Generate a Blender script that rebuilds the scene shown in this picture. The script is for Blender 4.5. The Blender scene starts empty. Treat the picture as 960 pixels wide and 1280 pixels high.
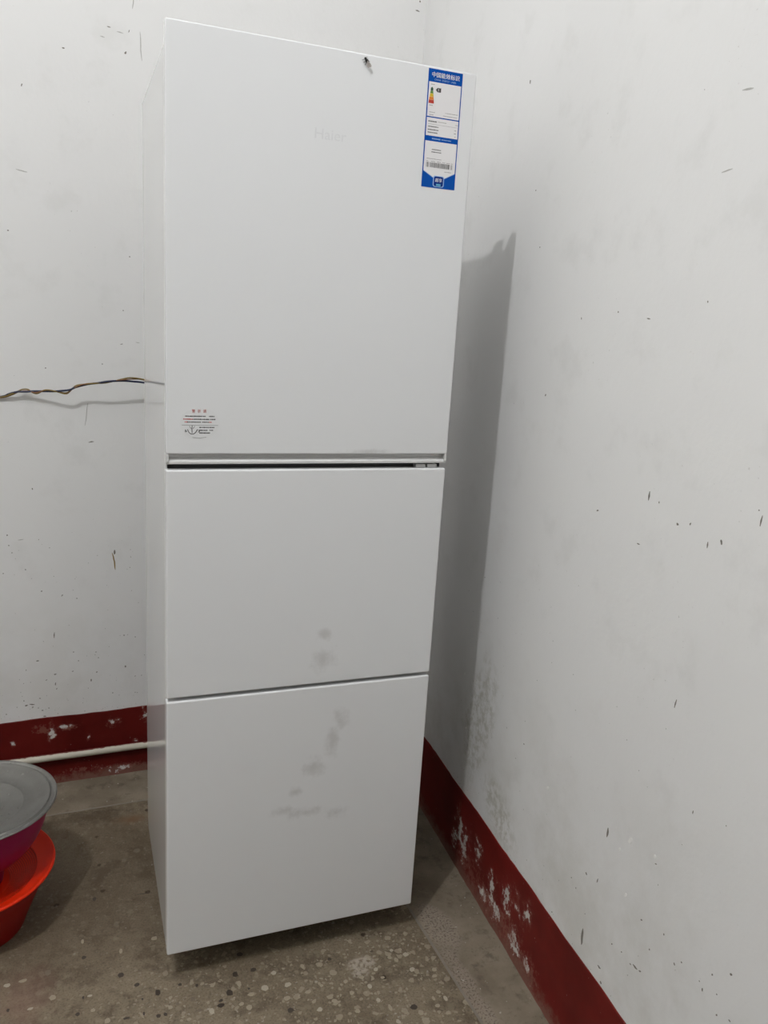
import bpy, bmesh, math, random
from mathutils import Vector, Matrix, Euler
random.seed(7)
C = bpy.context.scene.collection
S = bpy.context.scene

# ---------------------------------------------------------------- camera, world, lamp, exposure
cam_d = bpy.data.cameras.new('camera'); cam = bpy.data.objects.new('camera', cam_d); C.objects.link(cam)
cam.location = (-0.9885, -2.2522, 1.3438)
cam.rotation_euler = (1.3372, -0.0602, -0.3870)
cam_d.sensor_fit = 'VERTICAL'; cam_d.sensor_height = 36.0; cam_d.sensor_width = 27.0
cam_d.lens = 36.0*1012.77/1280.0
cam_d.clip_start = 0.02
S.camera = cam
W = bpy.data.worlds.new('world'); S.world = W; W.use_nodes = True
W.node_tree.nodes['Background'].inputs[0].default_value = (0.9, 0.95, 1, 1)
W.node_tree.nodes['Background'].inputs[1].default_value = 0.0
LAMP = Vector((-1.790, -2.102, 3.40))
LAMP_POWER = 103.0
S.view_settings.view_transform = 'Standard'; S.view_settings.look = 'None'
S.view_settings.gamma = 1.0; S.view_settings.use_curve_mapping = False
S.view_settings.exposure = 0.0

# ---------------------------------------------------------------- node helpers
class NT:
    def __init__(self, name):
        self.m = bpy.data.materials.new(name); self.m.use_nodes = True
        self.t = self.m.node_tree; self.b = self.t.nodes['Principled BSDF']
        self.tc = None
    def n(self, typ, **kw):
        nd = self.t.nodes.new(typ)
        for k, v in kw.items(): setattr(nd, k, v)
        return nd
    def l(self, a, b): self.t.links.new(a, b)
    def coord(self):
        if not self.tc: self.tc = self.n('ShaderNodeTexCoord')
        return self.tc.outputs['Object']
    def math(self, op, a, b=None, c=None, clamp=False):
        nd = self.n('ShaderNodeMath', operation=op, use_clamp=clamp)
        for i, v in enumerate((a, b, c)):
            if v is None: continue
            if isinstance(v, (int, float)): nd.inputs[i].default_value = v
            else: self.l(v, nd.inputs[i])
        return nd.outputs[0]
    def noise(self, scale, detail=4, rough=0.5, vec=None, dist=0.0):
        nd = self.n('ShaderNodeTexNoise')
        nd.inputs['Scale'].default_value = scale; nd.inputs['Detail'].default_value = detail
        nd.inputs['Roughness'].default_value = rough; nd.inputs['Distortion'].default_value = dist
        self.l(vec if vec is not None else self.coord(), nd.inputs['Vector'])
        return nd.outputs['Fac']
    def step(self, x, lo, hi):
        nd = self.n('ShaderNodeMapRange'); nd.clamp = True
        nd.interpolation_type = 'SMOOTHSTEP'
        self.l(x, nd.inputs[0]); nd.inputs[1].default_value = lo; nd.inputs[2].default_value = hi
        return nd.outputs[0]
    def mix(self, f, a, b, blend='MIX'):
        nd = self.n('ShaderNodeMix', data_type='RGBA', blend_type=blend)
        for v, s in ((f, nd.inputs[0]), (a, nd.inputs[6]), (b, nd.inputs[7])):
            if isinstance(v, (int, float)): s.default_value = v
            elif isinstance(v, tuple): s.default_value = (*v, 1)
            else: self.l(v, s)
        return nd.outputs[2]
    def ellipses(self, lst, soft=0.0):
        """max over ellipses of 1-|((p-c)/r)|: lst of (centre, radii, rotation)."""
        res = None
        for c, r, rot in lst:
            mp = self.n('ShaderNodeMapping', vector_type='TEXTURE')
            self.l(self.coord(), mp.inputs['Vector'])
            mp.inputs['Location'].default_value = c; mp.inputs['Rotation'].default_value = rot
            mp.inputs['Scale'].default_value = r
            ln = self.n('ShaderNodeVectorMath', operation='LENGTH'); self.l(mp.outputs[0], ln.inputs[0])
            v = self.math('SUBTRACT', 1.0, ln.outputs['Value'])
            res = v if res is None else self.math('MAXIMUM', res, v)
        return res
    def bump(self, h, strength, dist=0.002):
        nd = self.n('ShaderNodeBump'); nd.inputs['Strength'].default_value = strength
        nd.inputs['Distance'].default_value = dist
        self.l(h, nd.inputs['Height']); self.l(nd.outputs[0], self.b.inputs['Normal'])
    def base(self, c):
        if isinstance(c, tuple): self.b.inputs['Base Color'].default_value = (*c, 1)
        else: self.l(c, self.b.inputs['Base Color'])
    def set(self, **kw):
        for k, v in kw.items():
            s = self.b.inputs[k.replace('_', ' ')]
            if isinstance(v, (int, float)): s.default_value = v
            else: self.l(v, s)

def plain(name, col, rough=0.5, metal=0.0, coat=0.0, var=0.06, vs=40, spec=0.5):
    t = NT(name); n = t.noise(vs, 3)
    t.base(t.mix(n, tuple(c*(1-var) for c in col), tuple(min(1, c*(1+var)) for c in col)))
    t.set(Roughness=rough, Metallic=metal, Coat_Weight=coat, Specular_IOR_Level=spec)
    return t.m

# ---------------------------------------------------------------- materials
def wall_paint(name, grimy):
    t = NT(name)
    big = t.noise(1.3, 3, 0.5); mid = t.noise(9, 5, 0.6); fine = t.noise(60, 5, 0.65)
    c = t.mix(t.step(big, .3, .7), (.775, .77, .765), (.80, .795, .785))
    c = t.mix(t.math('MULTIPLY', t.step(mid, .52, .72), .45), c, (.70, .695, .68))
    # rising grime towards the floor, broken up by noise (real dirt on the lime wash)
    sep = t.n('ShaderNodeSeparateXYZ'); t.l(t.coord(), sep.inputs[0])
    low = t.math('SUBTRACT', 1.0, t.step(sep.outputs['Z'], .22, .75))
    g = t.math('MULTIPLY', low, t.step(t.noise(5.5, 6, .62), .36, .7))
    c = t.mix(t.math('MULTIPLY', g, .5 if grimy else .28), c, (.55, .53, .48))
    sp = t.math('MULTIPLY', t.step(t.noise(150, 2, .5), .70, .76), t.step(t.noise(4, 3, .5), .48, .66))
    c = t.mix(t.math('MULTIPLY', sp, .55), c, (.34, .32, .29))
    if grimy:
        f = t.ellipses([((0, -.72, .42), (1, .10, .22), (.25, 0, 0)), ((0, -.86, .27), (1, .12, .07), (.4, 0, 0))])
        f = t.math('MULTIPLY', t.step(t.math('ADD', f, t.math('MULTIPLY', t.noise(14, 6, .7), 1.1)), .55, 1.2), t.step(t.noise(45, 4, .7), .4, .62))
        c = t.mix(t.math('MULTIPLY', f, .6), c, (.42, .40, .33))
    t.base(c); t.set(Roughness=.75, Specular_IOR_Level=.12)
    h = t.math('ADD', t.math('MULTIPLY', mid, .8), t.math('MULTIPLY', fine, .25))
    t.bump(t.math('ADD', h, t.math('MULTIPLY', t.noise(2.4, 3), 3.0)), .35, .004)
    return t.m
M = {}
M['wall_back'] = wall_paint('lime_wash_back', False)
M['wall_right'] = wall_paint('lime_wash_right', True)
M['wall_far'] = plain('dull_far_wall', (.42, .41, .39), .8)
M['added_dark_panel'] = plain('added_panel_dark_green', (.05, .07, .06), .7)  # for added out-of-view panels that soak up bounce light
M['ceiling'] = plain('ceiling_white', (.84, .84, .82), .8)

def dado(name, zones, rim_wear, pinks, k=1.0):
    t = NT(name)
    n1 = t.noise(7, 6, .6); n2 = t.noise(46, 8, .74); n3 = t.noise(95, 4, .6)
    c = t.mix(t.step(n1, .3, .7), (.094*k, .0070*k, .0058*k), (.140*k, .0115*k, .0095*k))
    c = t.mix(t.math('MULTIPLY', t.step(n2, .57, .74), .25), c, (.20, .04, .03))
    e = t.ellipses([(c_, tuple(v*1.5 if v < .9 else 1 for v in r_), a_) for c_, r_, a_ in zones])
    raw = t.math('ADD', e, t.math('MULTIPLY', t.math('SUBTRACT', n2, .5), 5.2))
    pink = t.math('MULTIPLY', t.step(raw, .0, .6), .55)
    c = t.mix(pink, c, (.24, .09, .07))
    chip = t.step(raw, .66, .78)
    c = t.mix(chip, c, (.60, .575, .54))
    n4 = t.noise(85, 6, .7)
    pw = t.ellipses(pinks)
    pw = t.step(t.math('ADD', pw, t.math('MULTIPLY', t.math('SUBTRACT', n4, .5), 5.0)), .45, .80)
    c = t.mix(t.math('MULTIPLY', pw, .5), c, (.27, .12, .09))
    sp = t.step(n3, .72, .75); c = t.mix(sp, c, (.5, .42, .38))
    sep = t.n('ShaderNodeSeparateXYZ'); t.l(t.coord(), sep.inputs[0])
    lowz = t.math('ADD', sep.outputs['Z'], t.math('MULTIPLY', t.math('SUBTRACT', n2, .5), .10))
    low = t.math('SUBTRACT', 1.0, t.step(lowz, .004, rim_wear))
    c = t.mix(t.math('MULTIPLY', low, .75), c, (.20, .105, .08))
    t.base(c); t.set(Specular_IOR_Level=.16, Roughness=t.math('ADD', .42, t.math('MULTIPLY', chip, .4)))
    t.bump(t.math('SUBTRACT', t.math('MULTIPLY', n1, .6), t.math('MULTIPLY', chip, .5)), .4, .002)
    return t.m
X0 = (0, 0, 0)
def zr(y, z, ry, rz, a=0.0): return ((0, y, z), (1, ry, rz), (a, 0, 0))
M['dado_right'] = dado('red_dado_right', [zr(-.682, .097, .03, .042, -.3), zr(-.715, .075, .02, .05, .2), zr(-.79, .112, .016, .035), zr(-.872, .085, .016, .035),
    zr(-.95, .11, .022, .032), zr(-.99, .131, .012, .022), zr(-1.035, .138, .014, .03, .3), zr(-1.0, .04, .03, .026), zr(-1.066, .036, .018, .02),
    zr(-.90, .045, .05, .022), zr(-.84, .04, .03, .02), zr(-.66, .065, .02, .03)], .035,
    [zr(-.74, .04, .09, .05), zr(-.86, .04, .10, .05), zr(-.96, .045, .10, .05), zr(-1.06, .03, .07, .035)], 1.25)
def zb(x, z, rx, rz): return ((x, 0, z), (rx, 1, rz), (0, 0, 0))
M['dado_back'] = dado('red_dado_back', [zb(-1.005, .16, .008, .020), zb(-1.0, .148, .008, .010), zb(-.842, .168, .016, .012), zb(-.756, .18, .008, .016), zb(-1.108, .139, .005, .008),
    zb(-.91, .127, .005, .006), zb(-.778, .096, .008, .006), zb(-.83, .02, .04, .010), zb(-.97, .172, .02, .006)], .03,
    [zb(-1.03, .17, .045, .016), zb(-.97, .165, .04, .012), zb(-.93, .03, .06, .012), zb(-.80, .02, .06, .012)], .9)

def terrazzo(name):
    t = NT(name)
    vo = t.n('ShaderNodeTexVoronoi', feature='F1'); vo.inputs['Scale'].default_value = 78
    vo.inputs['Randomness'].default_value = 1
    vd = t.n('ShaderNodeTexVoronoi', feature='DISTANCE_TO_EDGE'); vd.inputs['Scale'].default_value = 78
    wob = t.n('ShaderNodeTexNoise'); wob.inputs['Scale'].default_value = 90; wob.inputs['Detail'].default_value = 2
    t.l(t.coord(), wob.inputs['Vector'])
    va = t.n('ShaderNodeVectorMath', operation='MULTIPLY_ADD'); t.l(wob.outputs['Color'], va.inputs[0])
    va.inputs[1].default_value = (.009, .009, 0); t.l(t.coord(), va.inputs[2])
    fl = t.n('ShaderNodeVectorMath', operation='MULTIPLY'); t.l(va.outputs[0], fl.inputs[0]); fl.inputs[1].default_value = (1, 1, 0)
    t.l(fl.outputs[0], vo.inputs['Vector']); t.l(fl.outputs[0], vd.inputs['Vector'])
    sc = t.n('ShaderNodeSeparateColor'); t.l(vo.outputs['Color'], sc.inputs[0])
    r, g, b = sc.outputs[0], sc.outputs[1], sc.outputs[2]
    # a second sparse layer of dark pebbles
    v2 = t.n('ShaderNodeTexVoronoi', feature='F1'); v2.inputs['Scale'].default_value = 30; t.l(fl.outputs[0], v2.inputs['Vector'])
    s2 = t.n('ShaderNodeSeparateColor'); t.l(v2.outputs['Color'], s2.inputs[0])
    big = t.noise(3.2, 5, .6); mid = t.noise(13, 6, .68); fine = t.noise(120, 4, .6)
    cem = t.mix(t.step(big, .35, .65), (.160, .125, .085), (.235, .190, .134))
    cem = t.mix(t.math('MULTIPLY', t.step(mid, .46, .66), .65), cem, (.085, .064, .042))
    stone = t.mix(g, (.26, .22, .155), (.43, .375, .285))
    stone = t.mix(t.math('MULTIPLY', t.step(b, .86, .9), .8), stone, (.42, .39, .33))
    stone = t.mix(t.math('MULTIPLY', t.math('SUBTRACT', 1.0, t.step(b, .05, .07)), .85), stone, (.075, .045, .03))
    # where the polish has worn off the chips lie bare
    worn = t.ellipses([((-.40, -.92, 0), (.22, .14, 9), (0, 0, .3)), ((-.45, -1.15, 0), (.55, .20, 9), (0, 0, 0)), ((-.78, -.86, 0), (.12, .1, 9), (0, 0, 0))])
    worn = t.math('ADD', t.math('MULTIPLY', worn, .9), t.math('MULTIPLY', t.math('SUBTRACT', mid, .5), 1.6))
    worn = t.step(worn, -.55, .55)
    def chips(scale, seed, lo, size):
        off = t.n('ShaderNodeVectorMath', operation='ADD'); t.l(fl.outputs[0], off.inputs[0]); off.inputs[1].default_value = (seed, seed*.7, 0)
        v = t.n('ShaderNodeTexVoronoi', feature='F1'); e = t.n('ShaderNodeTexVoronoi', feature='DISTANCE_TO_EDGE')
        for q in (v, e): q.inputs['Scale'].default_value = scale; t.l(off.outputs[0], q.inputs['Vector'])
        c3 = t.n('ShaderNodeSeparateColor'); t.l(v.outputs['Color'], c3.inputs[0])
        pk = t.step(t.math('ADD', c3.outputs[0], t.math('MULTIPLY', worn, .40)), lo, lo+.06)
        m = t.step(t.math('SUBTRACT', e.outputs['Distance'], t.math('MULTIPLY', c3.outputs[1], size)), .04, .085)
        m = t.math('MULTIPLY', m, t.math('SUBTRACT', 1.0, t.step(v.outputs['Distance'], .42, .50)))
        col = t.mix(c3.outputs[2], (.185, .150, .105), (.345, .300, .225))
        return t.math('MULTIPLY', m, pk), col
    gr = t.noise(240, 3, .7); cem = t.mix(t.math('MULTIPLY', t.step(gr, .46, .66), .55), cem, (.085, .064, .042))
    cem = t.mix(t.math('MULTIPLY', t.step(t.noise(55, 6, .75), .52, .72), .45), cem, (.34, .285, .21))
    m2, c2 = chips(120, 3.1, .72, .16); m1, c1 = chips(58, 0.0, .80, .20)
    c = t.mix(t.math('MULTIPLY', m2, t.math('MULTIPLY_ADD', worn, .40, .34)), cem, c2)
    c = t.mix(t.math('MULTIPLY', m1, t.math('MULTIPLY_ADD', worn, .45, .34)), c, c1)
    inside = t.math('MAXIMUM', m1, m2)
    dk = t.math('MULTIPLY', t.math('SUBTRACT', 1.0, t.step(v2.outputs['Distance'], .16, .24)), t.step(s2.outputs[0], .90, .91))
    c = t.mix(t.math('MULTIPLY', dk, .9), c, (.032, .022, .016))
    # lime spatter and rust / stain patches
    spat = t.math('MULTIPLY', t.step(t.noise(95, 4, .6), .60, .70), t.step(t.noise(7, 5, .65), .44, .60))
    c = t.mix(t.math('MULTIPLY', spat, .5), c, (.46, .43, .38))
    st = t.ellipses([((-.405, -.91, 0), (.045, .035, 9), (0, 0, .5))])
    st = t.step(t.math('ADD', st, t.math('MULTIPLY', t.math('SUBTRACT', mid, .5), 2.2)), .1, .6)
    c = t.mix(t.math('MULTIPLY', t.math('MULTIPLY', st, t.step(fine, .36, .58)), .75), c, (.44, .385, .32))
    ru = t.ellipses([((-.816, -.245, 0), (.06, .035, 9), X0)])
    ru = t.step(t.math('ADD', ru, t.math('MULTIPLY', t.math('SUBTRACT', mid, .5), 1.5)), .05, .8)
    c = t.mix(t.math('MULTIPLY', ru, .6), c, (.17, .085, .04))
    pk = t.ellipses([((-1.07, -.78, 0), (.09, .12, 9), X0)])
    pk = t.step(t.math('ADD', pk, t.math('MULTIPLY', t.math('SUBTRACT', mid, .5), 2.0)), .1, .9)
    c = t.mix(t.math('MULTIPLY', pk, .35), c, (.26, .14, .115))
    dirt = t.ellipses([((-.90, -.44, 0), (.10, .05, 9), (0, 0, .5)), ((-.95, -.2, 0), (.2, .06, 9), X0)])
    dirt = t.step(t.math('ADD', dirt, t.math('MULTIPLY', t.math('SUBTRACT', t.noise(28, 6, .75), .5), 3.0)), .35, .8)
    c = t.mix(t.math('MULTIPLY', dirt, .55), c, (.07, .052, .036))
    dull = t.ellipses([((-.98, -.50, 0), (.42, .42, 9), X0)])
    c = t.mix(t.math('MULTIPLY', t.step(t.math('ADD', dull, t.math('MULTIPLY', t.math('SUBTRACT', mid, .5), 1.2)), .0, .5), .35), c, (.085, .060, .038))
    t.base(c)
    t.set(Specular_IOR_Level=.16, Roughness=t.math('MULTIPLY_ADD', mid, .3, .45))
    h = t.math('ADD', t.math('MULTIPLY', inside, .5), t.math('ADD', t.math('MULTIPLY', mid, 1.2), t.math('MULTIPLY', fine, .25)))
    t.bump(h, .35, .0016)
    return t.m
M['terrazzo'] = terrazzo('worn_terrazzo')
def cement(name):
    t = NT(name)
    big = t.noise(6, 5, .6); mid = t.noise(26, 6, .7); fine = t.noise(160, 4, .6)
    c = t.mix(t.step(big, .35, .65), (.17, .138, .10), (.25, .21, .158))
    c = t.mix(t.math('MULTIPLY', t.step(mid, .5, .68), .55), c, (.085, .067, .046))
    sp = t.math('MULTIPLY', t.step(fine, .58, .66), t.step(t.noise(7, 3, .5), .45, .6))
    c = t.mix(t.math('MULTIPLY', sp, .6), c, (.10, .085, .07))
    pz = t.ellipses([((-.218, -1.06, 0), (.030, .20, 9), (0, 0, -.03)), ((-.20, -.86, 0), (.05, .10, 9), X0)])
    pz = t.step(t.math('ADD', pz, t.math('MULTIPLY', t.math('SUBTRACT', mid, .5), 1.4)), .0, .5)
    c = t.mix(t.math('MULTIPLY', pz, .5), c, (.33, .275, .225))
    c = t.mix(t.math('MULTIPLY', t.math('MULTIPLY', pz, t.step(t.noise(210, 3, .6), .52, .60)), .75), c, (.10, .08, .062))
    c = t.mix(t.math('MULTIPLY', t.step(t.noise(90, 2), .70, .73), .7), c, (.45, .42, .37))
    t.base(c); t.set(Roughness=.7, Specular_IOR_Level=.15); t.bump(t.math('ADD', mid, t.math('MULTIPLY', fine, .4)), .4, .002)
    return t.m
X0 = (0, 0, 0)
M['cement'] = cement('cement_border')
M['divider'] = plain('mortar_divider', (.20, .17, .135), .6, var=.25)
M['stone_dark'] = plain('stone_dark_brown', (.045, .032, .023), .6, var=.3, vs=90)
M['stone_pale'] = plain('stone_pale', (.30, .255, .185), .6, var=.12, vs=120)
M['stone_cream'] = plain('stone_cream', (.37, .325, .25), .6, var=.12, vs=120)
M['stone_brown'] = plain('stone_brown', (.15, .115, .08), .6, var=.2, vs=120)
M['grit'] = plain('dark_grit', (.20, .185, .16), .8, var=.3, vs=200)
M['scuff'] = plain('grey_scuff', (.46, .45, .43), .8, var=.2, vs=200)
M['flake'] = plain('white_flake', (.84, .83, .81), .7)
M['nail_stain'] = plain('yellow_brown_stain', (.24, .16, .05), .7, var=.3, vs=120)

def fridge_white(name, smudges, col=(.745, .75, .757), rough=.24, coat=.0, spec=.35):
    t = NT(name)
    c = col
    if smudges:
        e = t.ellipses([((x, 0, z), (rx, 1, rz), (0, a, 0)) for x, z, rx, rz, a in smudges])
        f = t.step(t.math('ADD', e, t.math('MULTIPLY', t.math('SUBTRACT', t.noise(34, 5, .65), .5), 2.6)), -.05, 1.05)
        c = t.mix(t.math('MULTIPLY', f, .36), c, (.36, .345, .325))
    else:
        c = t.mix(t.noise(5, 2), tuple(v*.985 for v in col), col)
    t.base(c); t.set(Roughness=rough, Specular_IOR_Level=spec, Coat_Weight=coat, Coat_Roughness=.05)
    return t.m
M['door_upper'] = fridge_white('white_door_upper', [(.372, 1.100, .05, .006, 0)])
M['door_middle'] = fridge_white('white_door_middle', [(.302, .685, .030, .035, .3), (.30, .74, .02, .02, 0)])
M['door_lower'] = fridge_white('white_door_lower', [(.3267, .508, .02, .05, .1), (.342, .552, .02, .03, 0), (.2235, .361, .028, .016, 0), (.255, .401, .016, .014, 0), (.343, .338, .034, .017, 0), (.29, .45, .03, .03, 0), (.28, .35, .05, .016, 0)])
M['cabinet'] = fridge_white('white_cabinet', [], (.75, .75, .745), .07, .0, .7)
M['trim_white'] = fridge_white('white_plastic', [], (.72, .72, .71), .4)
M['hinge'] = plain('grey_hinge', (.34, .34, .33), .4)
M['gasket_gap_shade'] = plain('dark_gasket_and_gap_shade', (.03, .03, .03), .6)
M['black'] = plain('black_plastic', (.02, .02, .02), .5)
M['emboss'] = plain('pale_grey_letters', (.655, .66, .668), .3)
M['blue'] = plain('label_blue', (.0025, .072, .36), .45, var=.03, spec=.08)
M['navy'] = plain('label_navy', (.003, .026, .20), .35, var=.03, spec=.08)
M['paper'] = plain('label_white', (.76, .745, .75), .4, var=.02)
M['lightblue'] = plain('label_light_blue', (.28, .46, .74), .4)
M['cyan'] = plain('label_cyan', (.10, .40, .58), .4)
M['ink'] = plain('label_ink', (.06, .055, .055), .6)
M['greyink'] = plain('label_grey_ink', (.27, .25, .245), .6)
M['redink'] = plain('label_red_ink', (.52, .06, .05), .6)
M['clear'] = plain('sticker_film', (.742, .745, .75), .26, var=.005)
for k, col in (('g1', (.01, .06, .03)), ('g2', (.09, .22, .03)), ('g3', (.62, .42, .015)), ('g4', (.66, .20, .01)), ('g5', (.45, .025, .01))):
    M[k] = plain('grade_'+{'g1': 'dark_green', 'g2': 'green', 'g3': 'yellow', 'g4': 'orange', 'g5': 'red'}[k], col, .4)
M['wire_blue'] = plain('wire_blue', (.008, .014, .05), .35)
M['wire_yellow'] = plain('wire_yellow', (.20, .13, .014), .4)
M['wire_brown'] = plain('wire_brown', (.22, .095, .035), .4)
def pipe_mat():
    t = NT('cream_pipe_with_red_overpaint')
    n = t.noise(30, 6, .65)
    sep = t.n('ShaderNodeSeparateXYZ'); t.l(t.coord(), sep.inputs[0])
    # red paint slopped from the dado over the wall side of the pipe
    f = t.step(t.math('ADD', t.math('ADD', t.math('MULTIPLY', sep.outputs['Y'], .8), sep.outputs['Z']), t.math('MULTIPLY', t.math('SUBTRACT', n, .5), .022)), .0065, .0076)
    c = t.mix(n, (.50, .46, .38), (.60, .57, .48))
    c = t.mix(f, c, (.16, .03, .025))
    t.base(c); t.set(Roughness=.45); return t.m
M['pipe'] = pipe_mat()
def lid_metal():
    t = NT('dull_aluminium')
    n = t.noise(14, 5, .6); s = t.noise(160, 3, .6)
    t.base(t.mix(t.step(n, .35, .7), (.30, .295, .28), (.25, .245, .23)))
    t.set(Metallic=.95, Roughness=t.math('MULTIPLY_ADD', s, .10, .24)); t.bump(n, .1, .002); return t.m
M['lid'] = lid_metal()
def plastic(name, col, rough, sss=0.0):
    t = NT(name); n = t.noise(20, 3)
    t.base(t.mix(n, tuple(v*.92 for v in col), col)); t.set(Roughness=rough, Specular_IOR_Level=.25)
    return t.m
M['magenta'] = plastic('magenta_plastic', (.29, .010, .066), .4)
M['orange'] = plastic('orange_red_plastic', (.80, .028, .003), .4)
M['red'] = plastic('red_plastic', (.30, .009, .006), .5)
M['fly'] = plain('fly_black', (.008, .007, .006), .6)
M['wing'] = plain('fly_wing', (.42, .38, .35), .4)
M['cord'] = plain('lamp_cord_white', (.6, .6, .58), .5)

# ---------------------------------------------------------------- mesh helpers
def link(name, bm, mat, parent=None, smooth=None, kind=None):
    bmesh.ops.recalc_face_normals(bm, faces=bm.faces[:])
    me = bpy.data.meshes.new(name); bm.to_mesh(me); bm.free()
    for m in (mat if isinstance(mat, (list, tuple)) else [mat]): me.materials.append(m)
    if smooth is not None:
        me.polygons.foreach_set('use_smooth', [True]*len(me.polygons))
        try: me.set_sharp_from_angle(angle=math.radians(smooth))
        except Exception: pass
    o = bpy.data.objects.new(name, me); C.objects.link(o)
    if parent: o.parent = parent
    if kind: o['kind'] = kind
    return o
def thing(name, label, cat, loc=X0, rz=0, group=None):
    o = bpy.data.objects.new(name, None); C.objects.link(o); o.location = loc; o.rotation_euler = (0, 0, rz)
    o.empty_display_size = .05
    o['label'] = label; o['category'] = cat
    if group: o['group'] = group
    return o
def box(bm, x0, x1, y0, y1, z0, z1, bev=0, seg=2, mi=0):
    r = bmesh.ops.create_cube(bm, size=1)
    for v in r['verts']:
        v.co = Vector(((x0+x1)/2+v.co.x*(x1-x0), (y0+y1)/2+v.co.y*(y1-y0), (z0+z1)/2+v.co.z*(z1-z0)))
    fs = {f for v in r['verts'] for f in v.link_faces}
    for f in fs: f.material_index = mi
    if bev:
        es = {e for v in r['verts'] for e in v.link_edges}
        bmesh.ops.bevel(bm, geom=list(es), offset=bev, segments=seg, affect='EDGES', profile=.5, material=-1)
    return bm
def boxm(*a, **k):
    bm = bmesh.new(); return box(bm, *a, **k)
def prism(bm, pts, vec, mi=0):
    v0 = [bm.verts.new(p) for p in pts]; v1 = [bm.verts.new(Vector(p)+Vector(vec)) for p in pts]
    n = len(pts)
    fs = [bm.faces.new(v0), bm.faces.new(v1[::-1])] + [bm.faces.new((v0[i], v0[(i+1) % n], v1[(i+1) % n], v1[i])) for i in range(n)]
    for f in fs: f.material_index = mi
def lathe(bm, prof, n=96, mi=0):
    rings = []
    for r, z in prof:
        if r < 1e-6: rings.append([bm.verts.new((0, 0, z))])
        else: rings.append([bm.verts.new((r*math.cos(2*math.pi*k/n), r*math.sin(2*math.pi*k/n), z)) for k in range(n)])
    for a, b in zip(rings, rings[1:]):
        for k in range(n):
            k2 = (k+1) % n
            if len(a) == 1 and len(b) == 1: continue
            if len(a) == 1: f = bm.faces.new((a[0], b[k], b[k2]))
            elif len(b) == 1: f = bm.faces.new((a[k], b[0], a[k2]))
            else: f = bm.faces.new((a[k], b[k], b[k2], a[k2]))
            f.material_index = mi
def tube(bm, pts, rad, n=10, cap=True):
    pts = [Vector(p) for p in pts]; rings = []; up = Vector((0, 0, 1))
    for i, p in enumerate(pts):
        d = (pts[min(i+1, len(pts)-1)]-pts[max(i-1, 0)]).normalized()
        u = d.cross(up)
        u = u.normalized() if u.length > 1e-4 else Vector((1, 0, 0))
        w = u.cross(d)
        rr = rad[i] if isinstance(rad, (list, tuple)) else rad
        rings.append([bm.verts.new(p+u*rr*math.cos(2*math.pi*k/n)+w*rr*math.sin(2*math.pi*k/n)) for k in range(n)])
    for a, b in zip(rings, rings[1:]):
        for k in range(n): bm.faces.new((a[k], a[(k+1) % n], b[(k+1) % n], b[k]))
    if cap: bm.faces.new(rings[0]); bm.faces.new(rings[-1])
def smooth_path(pts, sub=6):
    pts = [Vector(p) for p in pts]; out = []
    for i in range(len(pts)-1):
        p0, p1, p2, p3 = pts[max(i-1, 0)], pts[i], pts[i+1], pts[min(i+2, len(pts)-1)]
        for k in range(sub):
            t = k/sub
            out.append(.5*((2*p1)+(p2-p0)*t+(2*p0-5*p1+4*p2-p3)*t*t+(3*p1-p0-3*p2+p3)*t**3))
    return out+[pts[-1]]
def text_mesh(body, size, offset=0.0, extrude=0.0, spacing=1.0):
    cu = bpy.data.curves.new('txt', 'FONT'); cu.body = body; cu.size = size; cu.offset = offset; cu.extrude = extrude
    cu.align_x = 'CENTER'; cu.align_y = 'CENTER'; cu.space_character = spacing; cu.resolution_u = 3
    o = bpy.data.objects.new('txt', cu); C.objects.link(o)
    dg = bpy.context.evaluated_depsgraph_get(); dg.update()
    me = bpy.data.meshes.new_from_object(o.evaluated_get(dg), depsgraph=dg)
    bpy.data.objects.remove(o); bpy.data.curves.remove(cu)
    return me

def crisp(o):
    for p in o.data.polygons: p.use_smooth = True
    m = o.modifiers.new('weighted', 'WEIGHTED_NORMAL'); m.mode = 'FACE_AREA'; m.weight = 100; m.keep_sharp = True
    return o
# ---------------------------------------------------------------- room shell
BETA = -0.0807
XL, YF, ZC = -3.4, -4.3, 3.65
def wall(name, bm, mat, rz=0, **k):
    o = link(name, bm, mat); o['kind'] = 'structure'; o.rotation_euler = (0, 0, rz); return o
wall_back = wall('wall_back', boxm(XL-.1, .3, 0, .12, -.05, ZC), M['wall_back'])
wall_right = wall('wall_right', boxm(0, .12, -4.4, .05, -.05, ZC), M['wall_right'], BETA)
wall('wall_left', boxm(XL-.12, XL, YF-.1, 0, -.05, ZC), M['ceiling'])
wall('wall_front', boxm(XL, -.2, YF-.12, YF, -.05, ZC), M['wall_far'])
link('added_dark_panel', boxm(XL-.05, XL+.004, YF, -1.2, 0, 1.25), M['added_dark_panel'], bpy.data.objects['wall_left'])  # added, unseen: dark panel that lowers the bounce light near the floor
link('added_dark_panel', boxm(XL, .1, YF-.05, YF+.004, 0, 1.25), M['added_dark_panel'], bpy.data.objects['wall_front'])  # same added panel on the unseen front wall, to deepen low shadows
wall('ceiling', boxm(XL-.12, .3, YF-.12, .12, ZC, ZC+.1), M['ceiling'])
# floor: a slab with a terrazzo field, cement margins along the walls and mortar dividers between them
floor = wall('floor', boxm(XL, .3, YF, .02, -.10, -.012), M['cement'])
def xd(y): return -.2445-.022*(y+.69)          # line of the divider near the right wall
YB = -.168
def slab(pts, z0, z1):
    bm = bmesh.new(); prism(bm, [(x, y, z0) for x, y in pts], (0, 0, z1-z0)); return bm
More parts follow.
